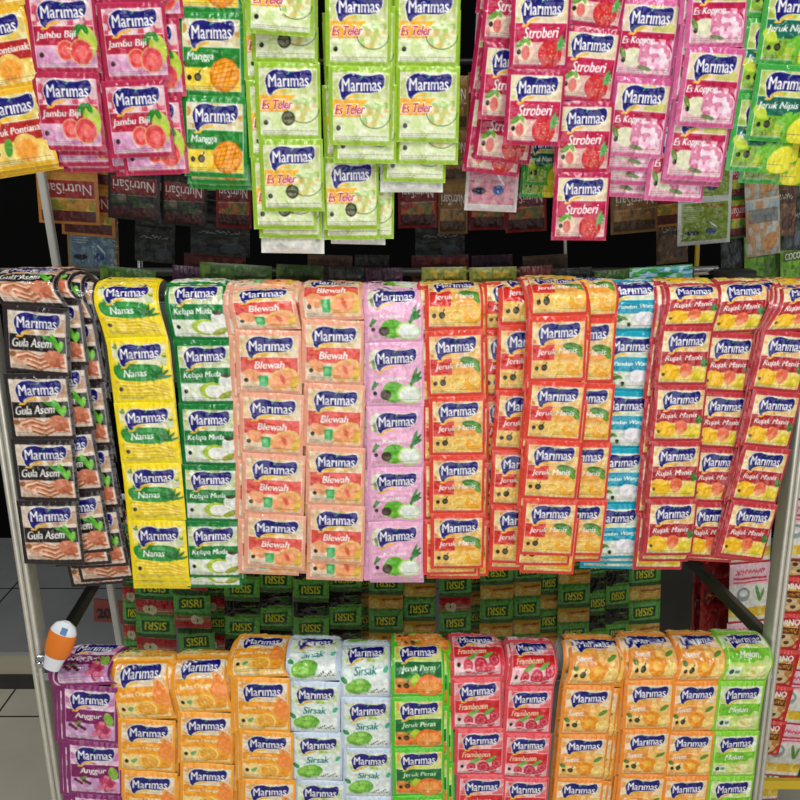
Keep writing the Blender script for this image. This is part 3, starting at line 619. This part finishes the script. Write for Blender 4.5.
Bo('navel_orange', [632, 681, 731, 776, 822], [(640, 696), (690, 697), (740, 690), (790, 685)], 46, 'orange sachet strip with whole oranges, touching the lime green melon strip', 'the right strip with whole oranges', [(-2, 2)], rot=-1)
Bo('melon', [631, 681, 731, 776, 822], [(640, 742), (690, 742), (740, 735), (790, 730)], 46, 'lime green melon sachet strip at right end of the bottom rod', 'the lime green melon strip', [(-3, 2)], rot=-1)

# ---- tea sachets on the rear rack, seen between middle and bottom tier
GS = 'green tea sachet strips on the rear rack'
TEA = [  # kind, x, logo y, width, flipped, Y, label
 ('tea_apple', 136, 612, 22, 1, 1.37, 'green and red apple tea strip, far left, mostly behind the post'),
 ('tea_apple', 157, 625, 38, 1, 1.33, 'upside-down green and red apple tea strip below the yellow pineapple strip'),
 ('tea_apple', 217, 622, 28, 1, 1.36, 'apple tea strip showing as a sliver beside the upright tilted one'),
 ('tea_blackcurrant', 243, 626, 33, 1, 1.33, 'green and black tea strip, leftmost of the black-banded ones'),
 ('tea_blackcurrant', 276, 617, 33, 1, 1.335, 'green and black tea strip, second of the black-banded ones from left'),
 ('tea_blackcurrant', 312, 627, 33, 1, 1.33, 'green and black tea strip, third of the black-banded ones from left'),
 ('tea_blackcurrant', 345, 616, 32, 1, 1.335, 'green and black tea strip beside the lemon tea strips'),
 ('tea_lemon', 366, 618, 24, 1, 1.36, 'lemon tea strip showing as a sliver behind its neighbours'),
 ('tea_lemon', 386, 620, 32, 1, 1.33, 'green and yellow lemon tea strip right of the black-banded ones'),
 ('tea_lemon', 419, 608, 31, 1, 1.335, 'green and yellow lemon tea strip left of the single apple tea strip'),
 ('tea_apple', 455, 622, 30, 1, 1.33, 'single upside-down apple tea strip among the lemon ones'),
 ('tea_lemon', 475, 616, 20, 1, 1.36, 'narrow lemon tea sliver right of the single apple tea strip'),
 ('tea_lemon', 496, 610, 31, 1, 1.33, 'green and yellow lemon tea strip below the frontmost red strips'),
 ('tea_lemon', 526, 607, 26, 1, 1.335, 'green and yellow lemon tea strip, second right of the single apple one'),
 ('tea_lemon', 548, 620, 22, 1, 1.34, 'narrow green and yellow lemon tea strip hanging a little lower'),
 ('tea_lemon', 573, 595, 30, 1, 1.33, 'green and yellow lemon tea strip left of the two black-banded ones at right'),
 ('tea_blackcurrant', 597, 602, 25, 1, 1.335, 'green and black tea strip below the turquoise strip, left one'),
 ('tea_blackcurrant', 617, 595, 22, 1, 1.33, 'green and black tea strip below the turquoise strip, right one'),
 ('tea_lemon', 643, 611, 30, 1, 1.33, 'green and yellow lemon tea strip, rightmost, beside the grey board'),
]
for kd, x, ly, w, fl, Y, lb in TEA:
    p = 38.0; bottom = ly+.33*p+ (0 if ly+.33*p > 640 else p)
    ys = [bottom-p*k for k in range(4, -1, -1)]
    if x == 643: bottom = 655
    strip(kd, ys, [(ys[0], x-(x-400)*-.012), (ys[-1], x)], w*1.07, Y, lb, GS, flip=bool(fl), wob=1.5)
strip('tea_apple', [514, 552, 590, 628, 666], [(520, 188), (600, 192), (660, 200)], 37, 1.315, 'upright tilted apple tea strip, green logo box right way up', GS, rot=-3, wob=1.5)

# ---- rear rack, between top and middle tier
GN = 'dim sachet strips on the upper rear rack'
REAR = [
 ('nutri_orange', [66, 119, 171, 224], [(172, 67), (224, 70)], 62, 1.33, 1, 'orange upside-down sachet strip left of the black ones, under the guava strips'),
 ('nutri_orange', [84, 135, 186, 236], [(186, 88), (236, 89)], 54, 1.36, 1, 'second orange strip peeking below the orange upside-down one'),
 ('back_blue', [112, 165, 218, 272], [(218, 92), (272, 95)], 52, 1.38, 0, 'strip with a bluish information side and brown border, left under the orange strips'),
 ('nutri_black', [64, 116, 168, 220], [(172, 134), (222, 134)], 52, 1.33, 1, 'black upside-down sachet strip with red logo, left of the pair'),
 ('nutri_black', [74, 124, 174, 226], [(172, 184), (222, 184)], 46, 1.34, 1, 'black upside-down sachet strip with red logo, right of the pair'),
 ('nutri_red', [70, 122, 174, 228], [(172, 234), (228, 234)], 36, 1.34, 1, 'dim reddish strip left of the lime cluster'),
 ('nutri_red', [70, 122, 174, 228], [(172, 418), (228, 418)], 40, 1.36, 1, 'dark red strip under the rightmost lime green strip'),
 ('nutri_brown', [76, 130, 182, 234], [(172, 453), (228, 453)], 30, 1.36, 1, 'brownish orange strip between two dark red ones'),
 ('nutri_red', [72, 125, 178, 230], [(172, 487), (228, 487)], 38, 1.37, 1, 'dark red strip below the pale pink card-like strip'),
 ('nutri_red', [74, 127, 180, 232], [(172, 526), (228, 526)], 42, 1.37, 1, 'dark red strip left of the longest strawberry strip'),
 ('nutri_brown', [80, 132, 183, 233], [(190, 634), (233, 634)], 48, 1.34, 1, 'golden brown strip below the left pink strip'),
 ('nutri_orange', [78, 130, 180, 226], [(190, 672), (233, 672)], 34, 1.38, 1, 'dim orange strip between the golden brown and white card strips'),
 ('back_lime', [110, 156, 200, 244], [(190, 705), (243, 703)], 54, 1.22, 0, 'lime and white card-like strip with blue emblem below the pink strips'),
 ('nutri_green', [120, 160, 198, 238], [(190, 739), (243, 739)], 23, 1.26, 1, 'narrow green strip with red logo beside the lime and white card'),
 ('pouch_silver', [84, 141, 198, 255], [(190, 762), (255, 764)], 34, 1.24, 0, 'tall silvery white strip right of the narrow green one'),
 ('pouch_brown', [70, 125, 180, 236], [(190, 782), (240, 780)], 30, 1.28, 0, 'pale brown strip behind the tall silvery one'),
 ('pouch_dark', [110, 150, 200, 250], [(160, 800), (250, 792)], 24, 1.34, 0, 'dark strip at the right edge above the green pouches'),
 ('pouch_brown', [120, 165, 214, 263], [(235, 672), (263, 672)], 32, 1.42, 0, 'dim brown strip above the green and blue pouch'),
 ('pouch_dark', [120, 165, 214, 268], [(235, 735), (263, 735)], 30, 1.42, 0, 'dark strip beneath the narrow green strip'),
 ('pouch_dark', [150, 190, 226, 262], [(190, 155), (262, 155)], 40, 1.44, 0, 'dark strip below the left black upside-down strip'),
 ('pouch_dark', [150, 190, 222, 256], [(190, 220), (262, 220)], 60, 1.46, 0, 'wide dark strip left under the lime cluster'),
 ('pouch_dark', [150, 196, 226, 258], [(190, 440), (262, 440)], 50, 1.46, 0, 'dim dark strip below the dark red strips'),
 ('pouch_lime', [150, 200, 238, 282], [(200, 762), (282, 762)], 36, 1.4, 0, 'green pouch strip under the tall silvery one'),
 ('pouch_lime', [160, 205, 242, 284], [(200, 797), (282, 797)], 34, 1.38, 0, 'green pouch strip at right edge, beside another green one'),
]
for kd, ys, xt, w, Y, fl, lb in REAR: strip(kd, ys, xt, w, Y, lb, GN, flip=bool(fl), wob=2)
# short strips whose tops show above the middle tier
GP = 'dim pouch strips right behind the middle tier'
for kd, x, y0, w, Y, lb in [
 ('pouch_green', 128, 268, 54, 1.12, 'camouflage green pouch strip behind the yellow pineapple strip'),
 ('pouch_purple', 186, 266, 26, 1.12, 'dark purple pouch strip behind the young-coconut strip'),
 ('pouch_green', 236, 264, 70, 1.13, 'wide green pouch strip with red lettering behind the left salmon strip'),
 ('pouch_green', 300, 265, 46, 1.12, 'green pouch strip behind the gap between the two salmon strips'),
 ('pouch_dark', 346, 267, 34, 1.12, 'dark grey pouch strip behind the right salmon strip'),
 ('pouch_purple', 384, 268, 36, 1.12, 'dark purple pouch strip behind the light pink strip'),
 ('pouch_olive', 444, 267, 44, 1.12, 'olive yellow pouch strip behind the leftmost red strip'),
 ('pouch_olive', 493, 267, 46, 1.12, 'olive yellow pouch strip behind the half covered red strips'),
 ('pouch_maroon', 536, 266, 32, 1.12, 'maroon pouch strip behind the frontmost red strip'),
 ('pouch_dark', 574, 268, 34, 1.13, 'dark pouch strip behind the frontmost red strip, right of the maroon one'),
 ('pouch_green', 612, 270, 34, 1.12, 'dim green pouch strip behind the turquoise strip')]:
    strip(kd, [y0, y0+62, y0+122], [(y0, x), (y0+120, x)], w, Y, lb, GP, wob=2)
# far row further back in the same gap
for kd, x, w, lb in [
 ('pouch_maroon', 215, 60, 'dim maroon pouch strip in the farthest row, left part'), ('pouch_brown', 330, 44, 'dim brown pouch strip in the farthest row, centre left'),
 ('pouch_dark', 372, 34, 'dim dark pouch strip in the farthest row, near the centre'), ('pouch_maroon', 440, 56, 'dim maroon pouch strip in the farthest row, right of centre'),
 ('pouch_purple', 492, 40, 'dim purple pouch strip in the farthest row'), ('pouch_brown', 545, 44, 'dim brown pouch strip in the farthest row, right part')]:
    strip(kd, [255, 310, 365], [(255, x), (365, x)], w, 1.3, lb, 'dim pouch strips in the farthest row', wob=2)

# ---- right-hand snack strips
GR = 'snack and cereal strips beyond the right post'
strip('cereal_white', [503, 563, 622, 681], [(503, 752), (563, 750), (681, 744)], 40, 1.22, 'white cereal sachet strip with yellow stripe, left of the right post', GR)
strip('plain_red', [520, 578, 636, 694], [(520, 722), (636, 716)], 34, 1.3, 'plain red strip left of the white cereal strip', GR)
strip('plain_red', [525, 583, 641, 699], [(520, 706), (636, 700)], 20, 1.34, 'dark red sliver strip nearest the yellow upright', GR)
strip('cereal_white', [380, 440, 500, 560], [(440, 818), (560, 796)], 44, 1.2, 'white cereal sachet strip at right edge behind the post, upper one', GR)
strip('snack_red', [504, 541, 577, 613, 649, 685, 720, 754], [(504, 806), (613, 788), (685, 775), (754, 762)], 40, 1.22, 'red biscuit sachet strip right of the melon strip, behind the post', GR, rot=-4)
strip('cereal_white', [560, 616, 671, 724, 776], [(560, 822), (671, 803), (776, 780)], 44, 1.26, 'white cereal strip just right of the red biscuit strip', GR, rot=-3)
strip('plain_red', [580, 636, 691, 744], [(580, 834), (691, 816), (744, 808)], 34, 1.3, 'dark red strip at right edge beyond the biscuit strip', GR, rot=-3)
strip('cereal_white', [755, 800, 845], [(755, 762), (845, 756)], 36, 1.34, 'white strip below the yellow shelf edge at lower right', GR)

# ------------------------------------------------------------------ hard objects
def cyl_mesh(name, a, b, r, m, seg=20, bev=True):
    a = Vector(a); b = Vector(b); d = b-a; L = d.length
    q = d.to_track_quat('Z', 'Y')
    V = []; Fc = []
    prof = [(0, 0), (r*.8, 0), (r, r*.2), (r, L-r*.2), (r*.8, L), (0, L)] if bev and L > r else [(0, 0), (r, 0), (r, L), (0, L)]
    for rr_, z in prof:
        for k in range(seg):
            t = 2*PI*k/seg; V.append(a + q @ Vector((rr_*math.cos(t), rr_*math.sin(t), z)))
    for i in range(len(prof)-1):
        for k in range(seg):
            k2 = (k+1) % seg; Fc.append((i*seg+k, i*seg+k2, (i+1)*seg+k2, (i+1)*seg+k))
    return V, Fc
def box_v(a, b, w, d, side=Vector((1, 0, 0)), lip=0):
    """bar from a to b, width w along side, depth d"""
    a = Vector(a); b = Vector(b); ax = (b-a).normalized(); s = (side-ax*side.dot(ax)).normalized(); n = ax.cross(s)*(-1 if lip else 1)
    if lip:   # rolled channel profile: two rounded flanges with a groove between
        pr = []
        for cx in (-w*.27, w*.27):
            for k in range(7):
                t = PI*k/6; pr.append((cx-math.cos(t)*w*.23, math.sin(t)*w*.2+d*.5))
            if cx < 0: pr += [(-w*.03, d*.2), (w*.03, d*.2)]
        pr += [(w/2, -d/2), (-w/2, -d/2)]
    else:
        c = min(w, d)*.15
        pr = [(-w/2, -d/2+c), (-w/2, d/2-c), (-w/2+c, d/2), (w/2-c, d/2), (w/2, d/2-c), (w/2, -d/2+c), (w/2-c, -d/2), (-w/2+c, -d/2)]
    V = [p + s*x + n*y for p in (a, b) for x, y in pr]; N = len(pr)
    Fc = [(k, (k+1) % N, N+(k+1) % N, N+k) for k in range(N)] + [tuple(range(N))[::-1], tuple(range(N, 2*N))]
    if lip: Fc = [q[::-1] for q in Fc]
    return V, Fc
def mk(name, parts, m, parent=None, smooth_=True):
    V = []; Fc = []
    for v, f in parts:
        o = len(V); V += [tuple(x) for x in v]; Fc += [tuple(i+o for i in q) for q in f]
    if parent:
        L = parent.location; V = [(x-L.x, y-L.y, z-L.z) for x, y, z in V]
    me = bpy.data.meshes.new(name); me.from_pydata(V, [], Fc); me.materials.append(M[m] if isinstance(m, str) else m)
    me.validate()
    ob = link(name, me, parent)
    if smooth_:
        me.polygons.foreach_set('use_smooth', [True]*len(me.polygons))
        try: me.set_sharp_from_angle(angle=R(35))
        except Exception: pass
    return ob
cyl = lambda a, b, r, **k: cyl_mesh('', a, b, r, '', **k)

YF = 1.0
XL, XR = -.525, .541
front = empty('display_rack', (0, YF, 0)); tag(front, 'silver metal display rack whose rods carry the bright sachet strips', 'display rack')
mk('post', [box_v((XL, YF, 0), (XL+.008, YF, 2.1), .0165, .022, lip=1)], 'steel', front)
mk('post', [box_v((XR+.022, YF, 0), (XR-.05, YF, 2.1), .0145, .026, lip=1)], 'steel', front)
for z, y in ((at(400, 285, RM).z-.016, RM), (at(400, 656, RB).z-.032, RB)):
    mk('rod', [cyl((XL-.004, y, z), (XR+.004, y, z), .008)], 'chrome', front)
zt = 1.95
mk('rod', [cyl((XL-.01, 1.04, zt), (XR+.3, 1.04, zt), .008)], 'chrome', front)
ec = at(45, 669, .955)
mk('rod_end_cap', [cyl((XL+.012, .975, ec.z), (XL+.036, .975, ec.z), .009), cyl((XL+.018, .962, ec.z), (XL+.018, 1.0, ec.z), .005)], 'chrome', front)
a = at(765, 636, 1.02); b = at(686, 556, 1.36); mk('brace', [box_v(a, b, .02, .014, side=Vector((0, 0, 1)))], 'dark', front)
a = at(60, 642, 1.02); b = at(98, 578, 1.36); mk('brace', [box_v(a, b, .02, .014, side=Vector((0, 0, 1)))], 'black', front)

rear = empty('display_rack', (0, 1.45, 0)); tag(rear, 'dim white and grey rear rack behind the front one, with tea sachets on it', 'display rack')
a = at(40, 165, 1.3); b = at(122, 655, 1.3); d = (b-a)/(a.z-b.z)
mk('post', [box_v(a+d*a.z, a-d*.3, .0115, .012)], 'white', rear)
mk('rod', [cyl(at(139, 215, 1.46), at(141, 300, 1.46), .006)], 'chrome', rear)
zs = at(643, 500, 1.33).z
mk('rod', [cyl((-.62, 1.345, zs), (.5, 1.345, zs), .006)], 'steel', rear)
zn = at(400, 60, 1.34).z
mk('rod', [cyl((-.65, 1.36, zn), (.85, 1.36, zn), .005)], 'black', rear)
zs2 = at(400, 187, 1.42).z
mk('shelf_edge', [box_v((-.62, 1.43, zs2), (.9, 1.43, zs2), .012, .012, side=Vector((0, 0, 1)))], 'white', rear)
zm = at(400, 271, 1.16).z
mk('rod', [cyl((-.58, 1.15, zm), (.42, 1.15, zm), .006)], 'dark', rear)
mk('arm', [cyl(at(689, 271, 1.2), at(718, 270, 1.2), .007)], 'chrome', rear)
mk('bracket', [box_v(at(714, 276, 1.19), at(752, 277, 1.19), .022, .03, side=Vector((0, 0, 1)))], 'black', rear)
mk('arm', [box_v(at(748, 277, 1.2), at(815, 290, 1.2), .008, .012, side=Vector((0, 0, 1)))], 'dark', rear)
mk('post', [box_v(at(565, 235, 1.4), at(566, 300, 1.4), .005, .005)], 'steel', rear)

yr = empty('yellow_rack', (.6, 1.5, 0)); tag(yr, 'yellow metal rack at lower right, partly behind the snack strips', 'display rack')
a = at(706, 560, 1.5); b = at(692, 640, 1.5); d = (b-a)/(a.z-b.z)
mk('post', [box_v(a+d*a.z, a-d*.4, .011, .011)], 'yellow', yr)
mk('shelf_edge', [box_v(at(744, 783, 1.18), at(840, 784, 1.18), .018, .012, side=Vector((0, 0, 1)))], 'yellow', yr)
mk('post', [box_v(at(700, 187, 1.3)+Vector((0, 0, 0)), at(696, 280, 1.3), .006, .006)], 'yellow', yr)

bd = mk('grey_board', [box_v(at(680, 555, 1.62), Vector((at(676, 700, 1.62).x, 1.62, 0)), .2, .012)], 'board'); tag(bd, 'dark grey board leaning behind the lemon tea strips and the yellow upright', 'board')
lb = mk('dark_shelf_panel', [box_v(at(800, 735, 1.4), at(800, 785, 1.4), .09, .01)], 'board'); tag(lb, 'dark panel above the yellow shelf edge at lower right', 'board')

# plastic tube hung on the bottom rod's end
c0 = at(51, 669, .93); c1 = at(67, 622, .93)
tb = empty('plastic_tube', c0); tag(tb, 'small white tube with orange label hung on the end of the bottom rod', 'tube')
def lathe(a, b, prof, flat=.55, seg=24):
    a = Vector(a); b = Vector(b); ax = (b-a); L = ax.length; ax.normalize(); s = Vector((0, 1, 0)).cross(ax).normalized(); n = ax.cross(s)
    V = []; Fc = []
    for t, r_ in prof:
        for k in range(seg):
            q = 2*PI*k/seg; V.append(a+ax*(t*L)+s*(math.cos(q)*r_)+n*(math.sin(q)*r_*flat))
    for i in range(len(prof)-1):
        for k in range(seg): k2 = (k+1) % seg; Fc.append((i*seg+k, i*seg+k2, (i+1)*seg+k2, (i+1)*seg+k))
    Fc += [tuple(range(seg))[::-1], tuple((len(prof)-1)*seg+k for k in range(seg))]
    return V, Fc
mk('tube_body', [lathe(c0, c1, [(0, .006), (.02, .011), (.2, .013), (.5, .0175), (.82, .0175), (.93, .0135), (1, .005)])], 'plastic', tb)
lab = mk('label_band', [lathe(c0, c1, [(.3, .0148), (.36, .0168), (.5, .0184), (.78, .0184), (.8, .0178)], .57)], 'orange', tb)
ax = (c1-c0).normalized()
mk('blue_print', [box_v(c0+(c1-c0)*.82+Vector((.002, -.0102, 0)), c0+(c1-c0)*.93+Vector((.002, -.0072, 0)), .008, .0012)], 'blue', tb)

# small red price sign with digits on the left behind the rear post
sg = empty('price_sign', at(109, 622, 1.6)); tag(sg, 'small dark red sign with black digits behind the left rear post', 'sign')
s0 = at(109, 600, 1.6); s1 = at(109, 622, 1.6)
sp = mk('sign_panel', [box_v(s0, s1, px2m(30, 610, 1.6), .004)], 'red', sg)
tc_ = bpy.data.curves.new('digits', 'FONT'); tc_.body = '20'; tc_.size = .032; tc_.extrude = .0006; tc_.offset = .001
to = bpy.data.objects.new('digits', tc_); COL.objects.link(to); dg = bpy.context.evaluated_depsgraph_get(); dg.update()
tm = bpy.data.meshes.new_from_object(to.evaluated_get(dg)); bpy.data.objects.remove(to); tm.materials.clear(); tm.materials.append(M['ink'])
o = link('digits', tm, sp); o.rotation_euler = (PI/2, 0, 0); o.location = at(97, 618, 1.596)-sg.location

# green-blue pouch lying behind the turquoise strip
gp = strip('pouch_greenblue', [266, 292], [(266, 661), (292, 661)], 62, 1.1, 'glossy green and blue pouch lying just above the left brick red strip', 'loose pouches', rot=-2)
gp.name = 'loose_pouch'; gp['category'] = 'pouch'; del gp['group']

# ------------------------------------------------------------------ setting
def struct(name, parts, m):
    o = mk(name, parts, m, smooth_=False); o['kind'] = 'structure'; return o
def slab(x0, x1, y0, y1, z0, z1):
    V = [Vector((x, y, z)) for z in (z0, z1) for x, y in ((x0, y0), (x1, y0), (x1, y1), (x0, y1))]
    return V, [(3, 2, 1, 0), (4, 5, 6, 7), (0, 1, 5, 4), (1, 2, 6, 5), (2, 3, 7, 6), (3, 0, 4, 7)]
def tile_mat(m, sx, sy, off):
    nt = M[m].node_tree; b = nt.nodes['Principled BSDF']; src = b.inputs['Base Color'].links[0].from_socket
    tc = nt.nodes.new('ShaderNodeTexCoord'); mp = nt.nodes.new('ShaderNodeMapping'); mp.inputs['Location'].default_value = off
    br = nt.nodes.new('ShaderNodeTexBrick'); br.offset = 0; br.inputs['Scale'].default_value = 1
    br.inputs['Brick Width'].default_value = sx; br.inputs['Row Height'].default_value = sy; br.inputs['Mortar Size'].default_value = .003
    br.inputs['Mortar'].default_value = (.01, .01, .01, 1)
    nt.links.new(tc.outputs['Object'], mp.inputs[0]); nt.links.new(mp.outputs[0], br.inputs['Vector'])
    nt.links.new(src, br.inputs['Color1']); nt.links.new(src, br.inputs['Color2']); nt.links.new(br.outputs['Color'], b.inputs['Base Color'])
tile_mat('floor', .4, .4, (.33, .12, 0)); tile_mat('plat', .6, .5, (.1, .12, 0))
struct('floor', [slab(-3, 3, -2.5, 3.2, -.05, 0)], 'floor')
struct('trim_1', [slab(-3, 3, 2.0, 3.2, .0, .03)], 'step_foot_dark')  # dark strip along the foot of the step, below the riser
struct('trim_2', [slab(-3, 3, 2.03, 3.2, .03, .102)], 'riser')
struct('trim_3', [slab(-3, 3, 2.02, 3.2, .102, .112)], 'plat')
struct('wall_back', [slab(-3, 3, 2.75, 2.85, .112, 2.7)], 'wall')
struct('wall_left', [slab(-2.2, -2.1, 1.3, 2.75, .112, 2.7)], 'wall')
struct('ceiling', [slab(-3, 3, 1.1, 3.2, 2.7, 2.75)], 'ceil')

# ------------------------------------------------------------------ light
w = bpy.data.worlds.new('world'); SC.world = w; w.use_nodes = True
w.node_tree.nodes['Background'].inputs['Color'].default_value = (.95, .97, 1, 1); w.node_tree.nodes['Background'].inputs['Strength'].default_value = .28
def area(name, loc, target, sx, sy, power, col=(1, 1, 1)):
    l = bpy.data.lights.new(name, 'AREA'); l.shape = 'RECTANGLE'; l.size = sx; l.size_y = sy; l.energy = power; l.color = col
    o = bpy.data.objects.new(name, l); COL.objects.link(o); o.location = loc
    o.rotation_euler = (Vector(target)-Vector(loc)).to_track_quat('-Z', 'Y').to_euler(); return o
area('daylight_opening', (.2, -1.9, .8), (0, 1, .95), 3.0, 1.9, 38, (1, .985, .95))
area('tube_or_fill_light', (.2, .1, 2.65), (0, .9, 1.0), 1.4, .05, 14, (1, 1, .97))
area('tube_or_fill_light', (-.1, -.7, 2.65), (0, .9, .9), 1.4, .05, 11, (1, 1, .97))
area('tube_or_fill_light', (-1.7, 1.5, 2.6), (-1.6, 1.5, 0), .1, 1.2, 14, (1, 1, .97))  # fill lamp added to brighten the left floor, no known fixture there
